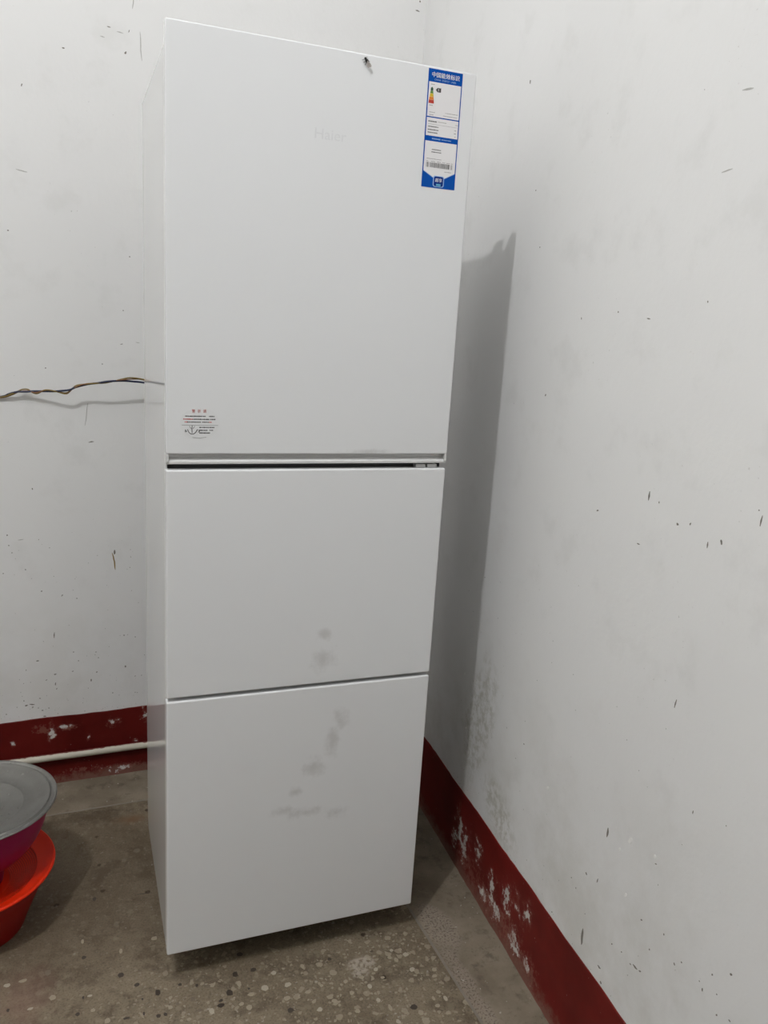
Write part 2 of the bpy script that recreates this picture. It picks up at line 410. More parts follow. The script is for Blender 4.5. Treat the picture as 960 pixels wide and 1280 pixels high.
# right wall inner face: x = -y*tan(BETA)
def xwall(y): return -y*math.tan(BETA)
terr = link('terrazzo_field', slab([(XL, YF), (xd(YF), YF), (xd(YB), YB), (XL, YB)], -.012, 0), M['terrazzo'], floor)
link('cement_margin', slab([(XL, YB+.006), (xd(YB), YB+.006), (xd(YB), 0), (XL, 0)], -.012, 0), M['cement'], floor)
link('cement_margin', slab([(xd(YF)+.006, YF), (xwall(YF), YF), (xwall(0), 0), (xd(0)+.006, 0)], -.012, 0), M['cement'], floor)
link('divider_strip', slab([(xd(YF), YF), (xd(YF)+.006, YF), (xd(0)+.006, 0), (xd(0), 0)], -.012, .0008), M['divider'], floor)
link('divider_strip', slab([(XL, YB), (xd(YB), YB), (xd(YB), YB+.006), (XL, YB+.006)], -.012, .0008), M['divider'], floor)

# the larger stones that show in the terrazzo, each a flat chip almost flush with the surface
rs = random.Random(21)
def stone(x, y, rx, ry, mat):
    bm = bmesh.new(); n = rs.choice((6, 7, 8)); a0 = rs.uniform(0, 6); pts = []
    for k in range(n):
        a = a0+2*math.pi*(k+rs.uniform(-.25, .25))/n; q = rs.uniform(.8, 1.12)
        pts.append((math.cos(a)*rx*q, math.sin(a)*ry*q, -.001))
    prism(bm, pts, (0, 0, .0014)); o = link('stone', bm, mat, terr); o.location = (x, y, 0)
for q in [(-0.6266, -0.8512, 0.0076, 0.0053), (-0.6656, -0.8516, 0.0058, 0.0085), (-0.6861, -0.8946, 0.008, 0.009), (-0.7089, -0.9201, 0.0071, 0.0058), (-0.7067, -0.9085, 0.0048, 0.004), (-0.5817, -0.9753, 0.0071, 0.0057), (-0.7452, -0.8556, 0.0032, 0.0041), (-0.777, -0.8428, 0.0041, 0.0041), (-0.6473, -0.8971, 0.0024, 0.003), (-0.6444, -0.8012, 0.0068, 0.0068), (-0.8213, -0.8491, 0.0056, 0.0091), (-0.8871, -0.7797, 0.0065, 0.0064), (-0.8589, -0.8152, 0.0056, 0.0052), (-0.9251, -0.532, 0.0045, 0.0068), (-0.9612, -0.8144, 0.0024, 0.004), (-0.9729, -0.8525, 0.0046, 0.0048), (-0.8275, -0.9058, 0.0046, 0.0047), (-0.9551, -0.7074, 0.005, 0.0046), (-0.814, -0.9065, 0.0039, 0.0047), (-0.853, -0.8913, 0.0023, 0.0047), (-1.0973, -0.8005, 0.0031, 0.005), (-0.8522, -0.8553, 0.0023, 0.0029), (-0.8859, -0.8918, 0.006, 0.0029), (-0.3454, -1.0472, 0.0081, 0.0069), (-0.4662, -0.8746, 0.0043, 0.0044)]: stone(*q, M['stone_dark'])
for i, q in enumerate([(-0.6161, -0.9054, 0.0081, 0.0081), (-0.6561, -0.942, 0.0063, 0.0077), (-0.5805, -0.9449, 0.0073, 0.0059), (-0.5691, -0.9126, 0.0074, 0.0061), (-0.6459, -0.9124, 0.0072, 0.0049), (-0.6631, -0.8788, 0.0049, 0.0073), (-0.7278, -0.9278, 0.0055, 0.0076), (-0.6693, -0.9294, 0.0055, 0.0048), (-0.5272, -0.8752, 0.0051, 0.0076), (-0.5891, -0.8727, 0.0058, 0.0054), (-0.8103, -0.698, 0.0069, 0.0059), (-0.9563, -0.6597, 0.0034, 0.0071), (-1.0574, -0.8101, 0.0061, 0.003), (-1.0717, -0.7331, 0.0086, 0.0043), (-0.9451, -0.8521, 0.0046, 0.0048), (-1.101, -0.736, 0.007, 0.0054), (-0.9207, -0.8858, 0.006, 0.0066), (-1.0169, -0.7956, 0.007, 0.0071), (-0.9492, -0.8143, 0.0055, 0.003), (-0.8816, -0.7131, 0.0042, 0.0069), (-0.3309, -0.922, 0.0052, 0.0067), (-0.3047, -0.914, 0.0071, 0.0056), (-0.3108, -0.8974, 0.0052, 0.0046), (-0.3415, -0.9113, 0.0053, 0.0056), (-0.3302, -0.8934, 0.0044, 0.0047), (-0.263, -0.9726, 0.0052, 0.0055), (-0.2705, -0.9883, 0.0059, 0.0043), (-0.3087, -0.9573, 0.0069, 0.0066), (-0.3372, -1.0643, 0.0056, 0.0068), (-0.2809, -1.029, 0.0051, 0.0051), (-0.2739, -1.0484, 0.0041, 0.0072), (-0.2974, -1.0405, 0.0033, 0.0061), (-0.3907, -1.034, 0.0041, 0.0087), (-0.3881, -1.069, 0.0047, 0.0065), (-0.2974, -1.0593, 0.0057, 0.005), (-0.4184, -0.9433, 0.0058, 0.0053), (-0.4108, -0.9701, 0.005, 0.0062), (-0.451, -0.9738, 0.0058, 0.0061), (-0.4915, -0.9812, 0.0056, 0.005), (-0.3818, -0.9329, 0.0052, 0.0055), (-0.3769, -0.9572, 0.0051, 0.0042), (-0.4538, -0.9425, 0.005, 0.0052), (-0.5256, -0.9923, 0.0064, 0.0058), (-0.4559, -1.02, 0.0056, 0.0058), (-0.5355, -0.9432, 0.0065, 0.005), (-0.4063, -1.008, 0.0049, 0.0059), (-0.5042, -0.9365, 0.0049, 0.0042)]): stone(*q, M['stone_pale'] if i % 3 else M['stone_cream'])
for q in [(-0.7584, -0.8869, 0.0048, 0.006), (-0.7495, -0.9184, 0.0061, 0.0039), (-0.7242, -0.8648, 0.0057, 0.0051), (-0.7885, -0.8891, 0.0039, 0.0038), (-0.8654, -0.6969, 0.0051, 0.0059), (-1.0253, -0.7269, 0.0064, 0.0088), (-1.0574, -0.5588, 0.0043, 0.0052)]: stone(*q, M['stone_brown'])
CRK = [(-0.8322, -0.5465), (-0.8161, -0.5475), (-0.7982, -0.5504)]
bm = bmesh.new(); prism(bm, [(x, y-.0009*(1 if i == 1 else .5), -.0005) for i, (x, y) in enumerate(CRK)]+[(x, y+.0009*(1 if i == 1 else .5), -.0005) for i, (x, y) in reversed(list(enumerate(CRK)))], (0, 0, .0008))
link('crack', bm, M['stone_dark'], terr)

# painted red dado along both walls: a 3 mm skim with a wavering upper edge
def skirt(name, mat, a, b, axis, rz):
    bm = bmesh.new(); n = int(abs(b-a)/.02); rnd = random.Random(3 if axis else 4); top = []
    for i in range(n+1):
        s = a+(b-a)*i/n
        zt = .2032+.0012*math.sin(s*23)+rnd.uniform(-.0009, .0009)
        bt = .0025+rnd.uniform(0, .002)
        top.append((s, zt, bt))
    def P(s, d, z): return (s, -d, z) if axis == 0 else (-d, s, z)
    prev = None
    for s, zt, bt in top:
        ring = [bm.verts.new(P(s, 0.0, 0)), bm.verts.new(P(s, .006+bt, 0)), bm.verts.new(P(s, .005, .02)), bm.verts.new(P(s, .003, .09)),
                bm.verts.new(P(s, .003, zt-.001)), bm.verts.new(P(s, .002, zt)), bm.verts.new(P(s, 0.0, zt))]
        if prev:
            for k in range(len(ring)-1): bm.faces.new((prev[k], prev[k+1], ring[k+1], ring[k]))
        prev = ring
    o = link(name, bm, mat, smooth=30); o['kind'] = 'structure'; o.rotation_euler = (0, 0, rz); return o
skirt('baseboard_back', M['dado_back'], XL, 0, 0, 0)
skirt('baseboard_right', M['dado_right'], -4.0, 0, 1, BETA)

# chips, pock marks and scratches in the lime wash: small irregular pieces proud of the wall by half a millimetre
def blob(bm, cx, cz, w, h, axis, th=.0005, n=9, rot=0.0, mi=0):
    pts = []
    for k in range(n):
        a = 2*math.pi*k/n; r = random.uniform(.65, 1.1)
        u, v = math.cos(a)*w/2*r, math.sin(a)*h/2*r
        u, v = u*math.cos(rot)-v*math.sin(rot), u*math.sin(rot)+v*math.cos(rot)
        pts.append((cx+u, .0005, cz+v) if axis == 0 else (.0005, cx+u, cz+v))
    prism(bm, pts, (0, -th-.0005, 0) if axis == 0 else (-th-.0005, 0, 0), mi)
def streak(bm, cx, cz, w, h, axis, mi=0):
    L = max(w, h); t = min(w, h); n = max(2, int(L/.006)); pts = []
    ph = random.uniform(0, 6)
    for i in range(n+1):
        s = -L/2+L*i/n; j = t*.45*math.sin(ph+i*.5)+random.uniform(-.15, .15)*t
        ww = t*.5*(1-abs(2*i/n-1)**3*.8)+.0002
        pts.append((s, j, ww))
    outl = [(s, j+q) for s, j, q in pts]+[(s, j-q) for s, j, q in reversed(pts)]
    sl = random.uniform(-.18, .18); outl = [(a, b+a*sl) for a, b in outl]
    if h >= w: outl = [(j, s) for s, j in outl]
    v = [(cx+a, .0005, cz+b) if axis == 0 else (.0005, cx+a, cz+b) for a, b in outl]
    prism(bm, v, (0, -.0009, 0) if axis == 0 else (-.0009, 0, 0), mi)
MARKS_BACK = [(-0.9254, 1.9187, 8.5, 4.2), (-0.7847, 1.9317, 6.4, 8.5), (-1.0186, 1.8251, 4.2, 10.6), (-0.7491, 1.9517, 2.5, 63.7), (-0.7668, 2.0425, 2.5, 25.5), (-0.7767, 1.9802, 2.1, 6.4), (-0.8373, 1.9577, 12.7, 2.1), (-0.797, 1.9732, 19.1, 2.1), (-0.8224, 1.9809, 10.6, 2.1), (-1.0261, 1.6369, 31.9, 2.1), (-0.0199, 2.1838, 6.4, 6.4), (-0.0254, 2.1615, 14.9, 3.2), (0.0227, 2.1328, 4.2, 17.0), (0.012, 2.1152, 2.1, 17.0), (-0.0055, 2.0606, 5.3, 12.7), (-1.0312, 0.8592, 4.2, 8.5), (-1.096, 0.7367, 5.3, 5.3), (-1.0934, 0.7084, 4.2, 4.2), (-1.0866, 0.6883, 4.2, 4.2), (-1.11, 0.6325, 4.2, 4.2), (-1.0557, 0.6401, 4.2, 4.2), (-1.0641, 0.7222, 17.0, 2.1), (-1.0187, 0.5768, 6.4, 4.2), (-0.967, 0.5615, 4.2, 4.2), (-0.9306, 0.5494, 4.2, 4.2), (-0.9908, 0.4474, 3.2, 17.0), (-0.8085, 0.4297, 4.2, 6.4), (-0.778, 0.4219, 3.2, 5.3), (-1.0357, 0.3767, 10.6, 4.2), (-0.8054, 0.3339, 6.4, 8.5), (-0.8988, 0.3031, 5.3, 10.6), (-0.8843, 0.3866, 4.2, 4.2), (-0.8782, 0.369, 4.2, 4.2), (-0.9311, 0.3652, 4.2, 4.2), (-0.943, 0.3928, 4.2, 4.2), (-0.9466, 0.3355, 6.4, 3.2), (-0.8834, 0.3257, 6.4, 4.2), (-0.9923, 0.3313, 8.5, 3.2), (-1.0154, 0.3172, 6.4, 3.2), (-0.9932, 0.3025, 3.2, 8.5), (-0.9896, 0.2875, 3.2, 6.4), (-1.0336, 0.2641, 6.4, 3.2), (-1.0688, 0.247, 10.6, 5.3), (-1.0528, 0.24, 6.4, 4.2), (-1.012, 0.232, 4.2, 4.2), (-1.0287, 0.227, 6.4, 4.2), (-1.0386, 0.2357, 4.2, 4.2), (-1.0231, 0.2091, 10.6, 3.2), (-0.8415, 0.2564, 4.2, 4.2), (-0.7793, 0.3011, 4.2, 3.2), (-0.7615, 0.3015, 4.2, 3.2), (-0.9691, 0.5593, 3.2, 3.2), (-0.8941, 1.0552, 2.1, 59.5), (-0.8839, 0.9813, 17.0, 3.2), (-1.0615, 1.4973, 6.4, 4.2), (-0.7985, 1.3254, 4.2, 4.2), (-0.781, 1.4596, 4.2, 4.2), (-0.8036, 1.24, 8.5, 1.7), (-0.7634, 1.2459, 12.7, 1.7), (-0.852, 1.1868, 4.2, 4.2), (-0.9887, 1.1719, 4.2, 4.2), (-1.0545, 0.2499, 17.0, 3.2), (-1.0743, 0.2622, 4.2, 4.2), (-1.1198, 0.2276, 4.2, 4.2)]
MARKS_RIGHT = [(-0.6782, 1.8328, 5.6, 11.3), (-0.7498, 1.6152, 3.8, 4.7), (-0.7912, 1.503, 3.8, 3.8), (-1.0956, 1.3796, 3.8, 4.7), (-1.3183, 1.3964, 2.8, 3.8), (-0.9799, 1.367, 2.8, 5.6), (-1.2474, 1.0943, 4.7, 15.0), (-1.2735, 1.0898, 2.8, 5.6), (-1.324, 1.0678, 7.5, 5.6), (-1.3523, 1.0752, 3.8, 5.6), (-1.422, 1.0665, 5.6, 9.4), (-1.3943, 1.055, 2.8, 9.4), (-1.1075, 1.035, 7.5, 2.8), (-1.4809, 1.1274, 2.8, 2.8), (-1.4868, 1.1146, 2.8, 15.0), (-1.2358, 1.011, 9.4, 1.9), (-0.8771, 1.2163, 3.8, 7.5), (-1.1831, 1.3705, 11.3, 1.9), (-1.2304, 0.2485, 7.5, 33.8), (-1.2166, 0.3739, 7.5, 5.6), (-1.252, 0.3854, 2.8, 9.4), (-1.382, 0.3193, 15.0, 3.8), (-1.3951, 0.3215, 9.4, 3.8), (-1.3697, 0.3129, 5.6, 3.8), (-1.2903, 0.2368, 11.3, 3.8), (-1.301, 0.2123, 7.5, 5.6), (-1.4353, 0.4271, 3.8, 5.6), (-1.4673, 0.4003, 3.8, 5.6), (-1.4813, 0.4157, 3.8, 3.8), (-1.5755, 0.4798, 5.6, 5.6), (-1.4528, 0.6568, 1.9, 5.6), (-1.5641, 0.3994, 3.8, 5.6), (-1.5301, 0.4116, 3.8, 7.5), (-1.5876, 0.4129, 5.6, 2.8), (-1.5574, 0.429, 2.8, 2.8), (-1.2442, 1.6917, 1.9, 1.9), (-1.38, 0.4083, 5.6, 3.8), (-1.3179, 1.5727, 26.3, 1.5), (-1.3356, 1.6714, 26.3, 1.9), (-1.3435, 0.314, 3.8, 3.8), (-1.1227, 0.2152, 3.8, 3.8), (-1.1633, 0.1749, 3.8, 3.8), (-1.1909, 0.3233, 2.8, 5.6), (-1.3158, 0.3063, 3.8, 5.6), (-0.9425, 0.4856, 5.6, 3.8), (-1.3814, 0.7973, 2.8, 15.0), (-1.3928, 0.5236, 5.6, 1.9), (-1.2596, 0.4905, 5.6, 18.8)]
def marks(lst, axis, parent, seed, xr, zr_, n):
    random.seed(seed); bm = bmesh.new()
    for x, z, w, h in lst:
        w *= .001; h *= .001
        if axis == 0 and x > -.01: continue
        ar = max(w, h)/min(w, h)
        if ar > 2.6: streak(bm, x, z, w*.8, h, axis, 1 if ar > 6 else 0)
        else: blob(bm, x, z, w*.8, h*.8, axis, rot=random.uniform(-.5, .5))
    for _ in range(n):
        z = zr_[0]+(zr_[1]-zr_[0])*random.random()**2.2; x = random.uniform(*xr); s = random.uniform(.0012, .0028)
        blob(bm, x, z, s, s*random.uniform(.7, 1.5), axis, n=6, mi=random.choice((0, 1, 1)))
    return link('wall_scuffs', bm, [M['grit'], M['scuff']], parent, kind='stuff')
marks(MARKS_BACK, 0, wall_back, 11, (-1.14, -.74), (.208, .75), 110)
marks(MARKS_RIGHT, 1, wall_right, 12, (-1.65, -.6), (.21, .8), 90)
random.seed(5); bm = bmesh.new()
for y, z, w, h in ((-1.3238, .5177, 7, 15), (-1.3885, .5337, 6, 8), (-1.3006, .4843, 5, 6), (-1.0547, .4504, 6, 8), (-1.3321, .4181, 5, 10), (-.655, .37, 8, 5), (-.62, .5, 4, 5)):
    blob(bm, y, z, w*.001, h*.001, 1, th=.001, rot=.4)
link('paint_flakes', bm, M['flake'], wall_right, kind='stuff')
bm = bmesh.new(); blob(bm, -.8304, .6766, .006, .016, 0, th=.001)
link('nail_hole', bm, M['grit'], wall_back)
bm = bmesh.new(); streak(bm, -.8325, .650, .0032, .05, 0); link('nail_stain', bm, M['nail_stain'], wall_back)

# ---------------------------------------------------------------- refrigerator
FZ, FW, FD, TOP = .0728, .5335, .4573, 1.7728
fr = thing('refrigerator', 'tall white three-door refrigerator with a blue energy label, standing in the corner', 'refrigerator', (-.8026, -.8387, 0), -.029)
DT = .0225                                   # visible thickness of a door
CT = 1.746
bm = boxm(.001, FW-.001, .0265, FD, FZ-.002, CT, .004); crisp(link('cabinet', bm, M['cabinet'], fr, 60))
def extr(bm, prof, x0, x1): prism(bm, [(x0, y, z) for y, z in prof], (x1-x0, 0, 0))
# upper door: slab with a finger channel along its lower edge
ud = crisp(link('upper_door', boxm(0, FW, 0, DT, 1.0950, TOP, .003, 3), M['door_upper'], fr, 60)); ud['label'] = 'largest door at the top, with the finger channel'
bm = bmesh.new()
extr(bm, [(.013, 1.0955), (.013, 1.0880), (.0045, 1.0832), (.003, 1.0820), (.003, 1.0785), (.005, 1.0770), (DT, 1.0770), (DT, 1.0955)], .004, FW-.004)
link('finger_channel', bm, M['trim_white'], ud)
for x0 in (0.0008, FW-.0048):
    bm = bmesh.new()
    prism(bm, [(x0, .001, 1.0965), (x0, .001, 1.082), (x0, .004, 1.0770), (x0, DT, 1.0770), (x0, DT, 1.0965)], (.004, 0, 0))
    link('channel_end_cap', bm, M['trim_white'], ud)
md = crisp(link('middle_door', boxm(0.0005, FW-.0005, 0, DT, .6352, 1.0673, .0035, 3), M['door_middle'], fr, 60))
ld = crisp(link('lower_door', boxm(0.0005, FW-.0005, 0, DT, FZ, .6283, .0035, 3), M['door_lower'], fr, 60))
ld['label'] = 'bottom door with grey finger smudges'
for zz0, zz1 in ((1.062, 1.760-.02), (.640, 1.058), (.082, .620)):
    bm = bmesh.new()
    for a in ((.005, .014, zz0, zz1), (FW-.014, FW-.005, zz0, zz1)): box(bm, a[0], a[1], DT-.001, .027, a[2], a[3])
    for a in ((zz0, zz0+.022 if zz0 > 1 else zz0+.008), (zz1-.008, zz1)): box(bm, .005, FW-.005, DT-.001, .027, a[0], a[1])  # upper frame's lower bar is taller: a dark strip painting shade in the gap
    link('gasket_and_gap_shade', bm, M['gasket_gap_shade'], fr)['kind'] = 'stuff'
for x0 in (.472, .496):
    bm = boxm(x0, x0+.020, .005, .0215, 1.0674, 1.0748, .001, 1); link('middle_hinge', bm, M['hinge'], fr, 40)
bm = boxm(FW-.080, FW-.003, .046, .084, CT, CT+.024, .005, 2); link('hinge_cover', bm, M['trim_white'], fr, 40)
for x in (.07, FW-.07):
    for y in (.13, FD-.05):
        bm = bmesh.new(); lathe(bm, [(0, 0), (.022, 0), (.024, .004), (.024, .02), (.010, .024), (.010, FZ+.002), (0, FZ+.002)], 20)
        o = link('foot', bm, M['black'], fr, 40); o.location = (x, y, 0)
bm = boxm(.012, FW-.012, .11, FD-.01, FZ-.024, FZ-.001); link('base_tray', bm, M['black'], fr)

# raised maker's lettering on the upper door
RX = Matrix.Rotation(math.radians(90), 4, 'X')
def put_text(name, body, size, x, z, mat, parent, depth, offset=0, sx=1.0, rot=0.0, spacing=1.0, y=0.0):
    me = text_mesh(body, size, offset, depth, spacing)
    me.transform(Matrix.Translation((x, y, z)) @ RX @ Matrix.Rotation(rot, 4, 'Z') @ Matrix.Diagonal((sx, 1, 1, 1)))
    me.materials.clear(); me.materials.append(mat)
    o = bpy.data.objects.new(name, me); C.objects.link(o); o.parent = parent; return o
put_text('raised_lettering', 'Haier', .024, .270, 1.6388, M['emboss'], ud, .0003, sx=1.06)

# ---- energy label (blue and white paper sheet)
lab = link('energy_label', boxm(.4413, .5062, -.0004, .0006, 1.5770, 1.7687), M['blue'], fr)
lab['label'] = 'blue and white paper energy label with a printed shield at its foot'
LX, LW, LZ, LH = .4413, .0649, 1.7687, .1917
def lx(u): return LX+LW*u
def lz(v): return LZ-LH*v
def flat(name, polys, mats, parent, y=-.0006):
    bm = bmesh.new()
    for pts, mi in polys:
        f = bm.faces.new([bm.verts.new((a, y, b)) for a, b in pts]); f.material_index = mi
    o = link(name, bm, mats, parent)
    return o
def rect(u0, u1, v0, v1): return [(lx(u0), lz(v0)), (lx(u1), lz(v0)), (lx(u1), lz(v1)), (lx(u0), lz(v1))]
flat('white_panel', [(rect(.03, .97, .108, .395), 0)], [M['paper']], lab)
flat('white_panel', [(rect(.03, .97, .405, .557), 0)], [M['paper']], lab)
pts = [(.03, .602), (.97, .602), (.97, .858), (.66, .912), (.34, .912), (.03, .858)]
flat('white_panel', [([(lx(u), lz(v)) for u, v in pts], 0)], [M['paper']], lab)
put_text('heading', '中国能效标识', .0089, lx(.5), lz(.050), M['paper'], lab, 0, offset=0, y=-.0007)
put_text('heading_weight', '中国能效标识', .0089, lx(.5)+.00028, lz(.050), M['paper'], lab, 0, offset=0, y=-.00075)
put_text('subheading', 'CHINA  ENERGY  LABEL', .0042, lx(.5), lz(.0875), M['lightblue'], lab, 0, sx=.93, y=-.0007)
g = []
for i, (v0, v1) in enumerate(((.150, .183), (.184, .205), (.206, .232), (.233, .257), (.258, .287))):
    w0 = .026+.011*i; w1 = w0+.010; cu = .125
    if i == 0: g.append(([(lx(cu), lz(v0)), (lx(cu+w1), lz(v0+.012)), (lx(cu+w1), lz(v1)), (lx(cu-w1), lz(v1)), (lx(cu-w1), lz(v0+.012))], i))
    else: g.append(([(lx(cu-w0), lz(v0)), (lx(cu+w0), lz(v0)), (lx(cu+w1), lz(v1)), (lx(cu-w1), lz(v1))], i))
flat('grade_scale', g, [M['g1'], M['g2'], M['g3'], M['g4'], M['g5']], lab, -.0007)
flat('grade_arrow', [([(lx(.235), lz(.170)), (lx(.285), lz(.152)), (lx(.39), lz(.152)), (lx(.39), lz(.188)), (lx(.285), lz(.188))], 0)], [M['ink']], lab, -.0007)
put_text('grade_numeral', '1', .0062, lx(.315), lz(.1695), M['paper'], lab, 0, offset=.0001, y=-.0008)
# lines of print too small to read: rows of short strokes the size of the characters
def lines(name, rows, mat, parent, xf=lx, zf=lz, y=-.0007, cw=.021):
    polys = []; rnd = random.Random(9)
    for u0, u1, v, h, *mi in rows:
        u = u0
        while u < u1-cw*.5:
            w = cw*rnd.uniform(.62, .9); j = rnd.uniform(.75, 1)
            polys.append(([(xf(u), zf(v-h*j/2)), (xf(u+w), zf(v-h*j/2)), (xf(u+w), zf(v+h*j/2)), (xf(u), zf(v+h*j/2))], mi[0] if mi else 0))
            u += cw
    o = flat(name, polys, mat if isinstance(mat, list) else [mat], parent, y); o['kind'] = 'stuff'; return o
lines('fine_print', [(.09, .20, .129, .007), (.07, .17, .303, .007), (.09, .26, .360, .006), (.09, .22, .382, .007), (.56, .93, .352, .006), (.50, .93, .377, .006),
                     (.36, .62, .435, .006), (.88, .96, .440, .006), (.86, .93, .487, .008), (.86, .93, .513, .008), (.88, .92, .540, .006),
                     (.10, .55, .752, .006), (.66, .86, .852, .006)], M['greyink'], lab)
lines('bold_print', [(.08, .34, .436, .012), (.08, .40, .480, .010), (.08, .39, .506, .010), (.08, .38, .530, .010), (.24, .52, .672, .009), (.23, .52, .693, .009)], M['ink'], lab)
lines('band_print', [(.22, .48, .580, .012), (.50, .80, .580, .008)], M['lightblue'], lab)
flat('ruled_line', [(rect(.08, .95, .4585, .4605), 0)], [M['greyink']], lab, -.0007)
bars = []; u = .10; rnd = random.Random(4)
while u < .88:
    w = rnd.choice((.006, .006, .010, .016))
    if not (.18 < u < .2 or .80 < u < .82): bars.append((rect(u, u+w, .783+.0, .826), 0))
    u += w+rnd.choice((.006, .008, .012))
flat('barcode', bars, [M['ink']], lab, -.0007)['kind'] = 'stuff'
lines('barcode_print', [(.10, .17, .774, .006), (.24, .36, .774, .006), (.42, .52, .774, .006), (.58, .66, .774, .006), (.70, .80, .774, .006), (.84, .90, .774, .006)], M['greyink'], lab)
def rrect(u0, u1, v0, v1, r):
    out = []
    for cx, cz, a0 in ((lx(u1)-r, lz(v0)-r, 0), (lx(u0)+r, lz(v0)-r, 90), (lx(u0)+r, lz(v1)+r, 180), (lx(u1)-r, lz(v1)+r, 270)):
        for k in range(5):
            a = math.radians(a0+k*22.5); out.append((cx+r*math.cos(a), cz+r*math.sin(a)))
    return out
def strip(pts, w):
    """outline of a polyline, w wide, as quads"""
    out = []
    for (a, b), (c, d) in zip(pts, pts[1:]):
        L = math.hypot(c-a, d-b) or 1e-9; nx, nz = -(d-b)/L*w/2, (c-a)/L*w/2
        out.append(([(a+nx, b+nz), (c+nx, d+nz), (c-nx, d-nz), (a-nx, b-nz)], 0))
    return out
flat('shield_edge', strip([(lx(.03), lz(.858)), (lx(.34), lz(.912))], .0010), [M['lightblue']], lab, -.0007)
flat('shield_edge', strip([(lx(.66), lz(.912)), (lx(.97), lz(.858))], .0010), [M['lightblue']], lab, -.0007)
flat('badge_rim', [(rrect(.335, .665, .893, .990, .0035), 0)], [M['lightblue']], lab, -.0008)
flat('badge', [(rrect(.36, .64, .899, .984, .003), 0)], [M['navy']], lab, -.0009)
flat('badge_foot', [(rrect(.43, .57, .962, .980, .0012), 0)], [M['cyan']], lab, -.0010)
put_text('badge_print', '超享', .0068, lx(.5), lz(.933), M['paper'], lab, 0, offset=0, y=-.0010)
put_text('badge_print_weight', '超享', .0068, lx(.5)+.00025, lz(.933), M['paper'], lab, 0, offset=0, y=-.00105)

# ---- oval warning sticker near the foot of the upper door
bm = bmesh.new(); pts = [(.0580+.034*math.cos(a), -.0003, 1.1495+.0265*math.sin(a)) for a in [2*math.pi*k/40 for k in range(40)]]
prism(bm, pts, (0, .0008, 0))
stk = link('warning_sticker', bm, M['clear'], fr); stk['label'] = 'small oval sticker with red and black Chinese print'
def ux(u): return .0253+.0655*u
def vz(v): return 1.1730-.047*v
put_text('sticker_heading', '警 示 语', .0062, ux(.47), vz(.055), M['redink'], stk, 0, offset=0, y=-.0006, spacing=1.25)
lines('sticker_print', [(.11, .66, .235, .045, 0), (.73, .86, .235, .045, 0), (.06, .16, .345, .045, 1), (.17, .30, .345, .045, 1), (.31, .74, .345, .045, 0), (.76, .90, .345, .045, 0),
    (.16, .52, .45, .045, 0), (.55, .72, .45, .045, 0), (.73, .80, .45, .045, 1), (.10, .16, .45, .045, 1),
    (.48, .88, .645, .05, 0), (.48, .70, .75, .05, 0), (.74, .84, .75, .05, 0), (.48, .76, .85, .05, 0)], [M['ink'], M['redink']], stk, ux, vz, -.0005, .036)
def ug(*p): return [(ux(a), vz(b)) for a, b in p]
pic = strip(ug((.02, .565), (.97, .565)), .0005)
pic += strip(ug((.29, .58), (.285, .70), (.29, .85)), .0012)+strip(ug((.22, .60), (.27, .70)), .0007)+strip(ug((.36, .60), (.31, .70)), .0007)
pic += strip(ug((.17, .72), (.21, .84), (.26, .89), (.33, .89), (.38, .84), (.43, .72)), .0013)+strip(ug((.11, .74), (.16, .80), (.11, .82), (.12, .73)), .0009)+strip(ug((.45, .73), (.49, .80), (.44, .82)), .0009)
pic += strip(ug((.30, 1.02), (.5, 1.04), (.66, 1.0)), .0004)
flat('sticker_drawing', pic, [M['ink']], stk, -.0005)['kind'] = 'stuff'

# ---------------------------------------------------------------- fly on the upper door
fl = thing('fly', 'small black fly with pale wings sitting on the top of the upper refrigerator door', 'insect')
fl.parent = None
ct = math.cos(-.029); sn = math.sin(-.029)
fl.location = (-.8026+.3267*ct, -.8387+.3267*sn, 1.7619); fl.rotation_euler = (0, 0, -.029); fl.scale = (1.3, 1.3, 1.3)
bm = bmesh.new()
ax = Vector((.62, 0, -.78)).normalized()
path = [(-ax*.0042), (-ax*.0034), (-ax*.0018), Vector((0, 0, 0)), ax*.0018, ax*.0034, ax*.0042]
tube(bm, [Vector((0, -.0024, 0))+q for q in path], [.0004, .0013, .0015, .0019, .0021, .0013, .0004], 10)
sd = Vector((.78, 0, .62))
for k in (-1, 0, 1):
    for s in (-1, 1):
        a = ax*(.0014*k); tube(bm, [a+Vector((0, -.0022, 0)), a+sd*s*.0025+ax*.0012*k+Vector((0, -.003, 0)), a+sd*s*.0040+ax*.002*k+Vector((0, -.0001, 0))], .00022, 5)
link('body', bm, M['fly'], fl, 60)
for s in (-1, 1):
    bm = bmesh.new(); root = ax*.001+Vector((0, -.0043, 0)); d = (Vector((.30, 0, -1)).normalized() if s < 0 else Vector((.62, 0, -.78)).normalized())
    nrm = Vector((d.z, 0, -d.x))
    outl = [root+d*(.0085*t)+nrm*(w*.0024) for t, w in ((0, .1), (.3, .7), (.7, 1), (.95, .6), (1, 0), (.9, -.5), (.6, -.7), (.2, -.3))]
    prism(bm, outl, (0, -.00015, 0)); link('wing', bm, M['wing'], fl)

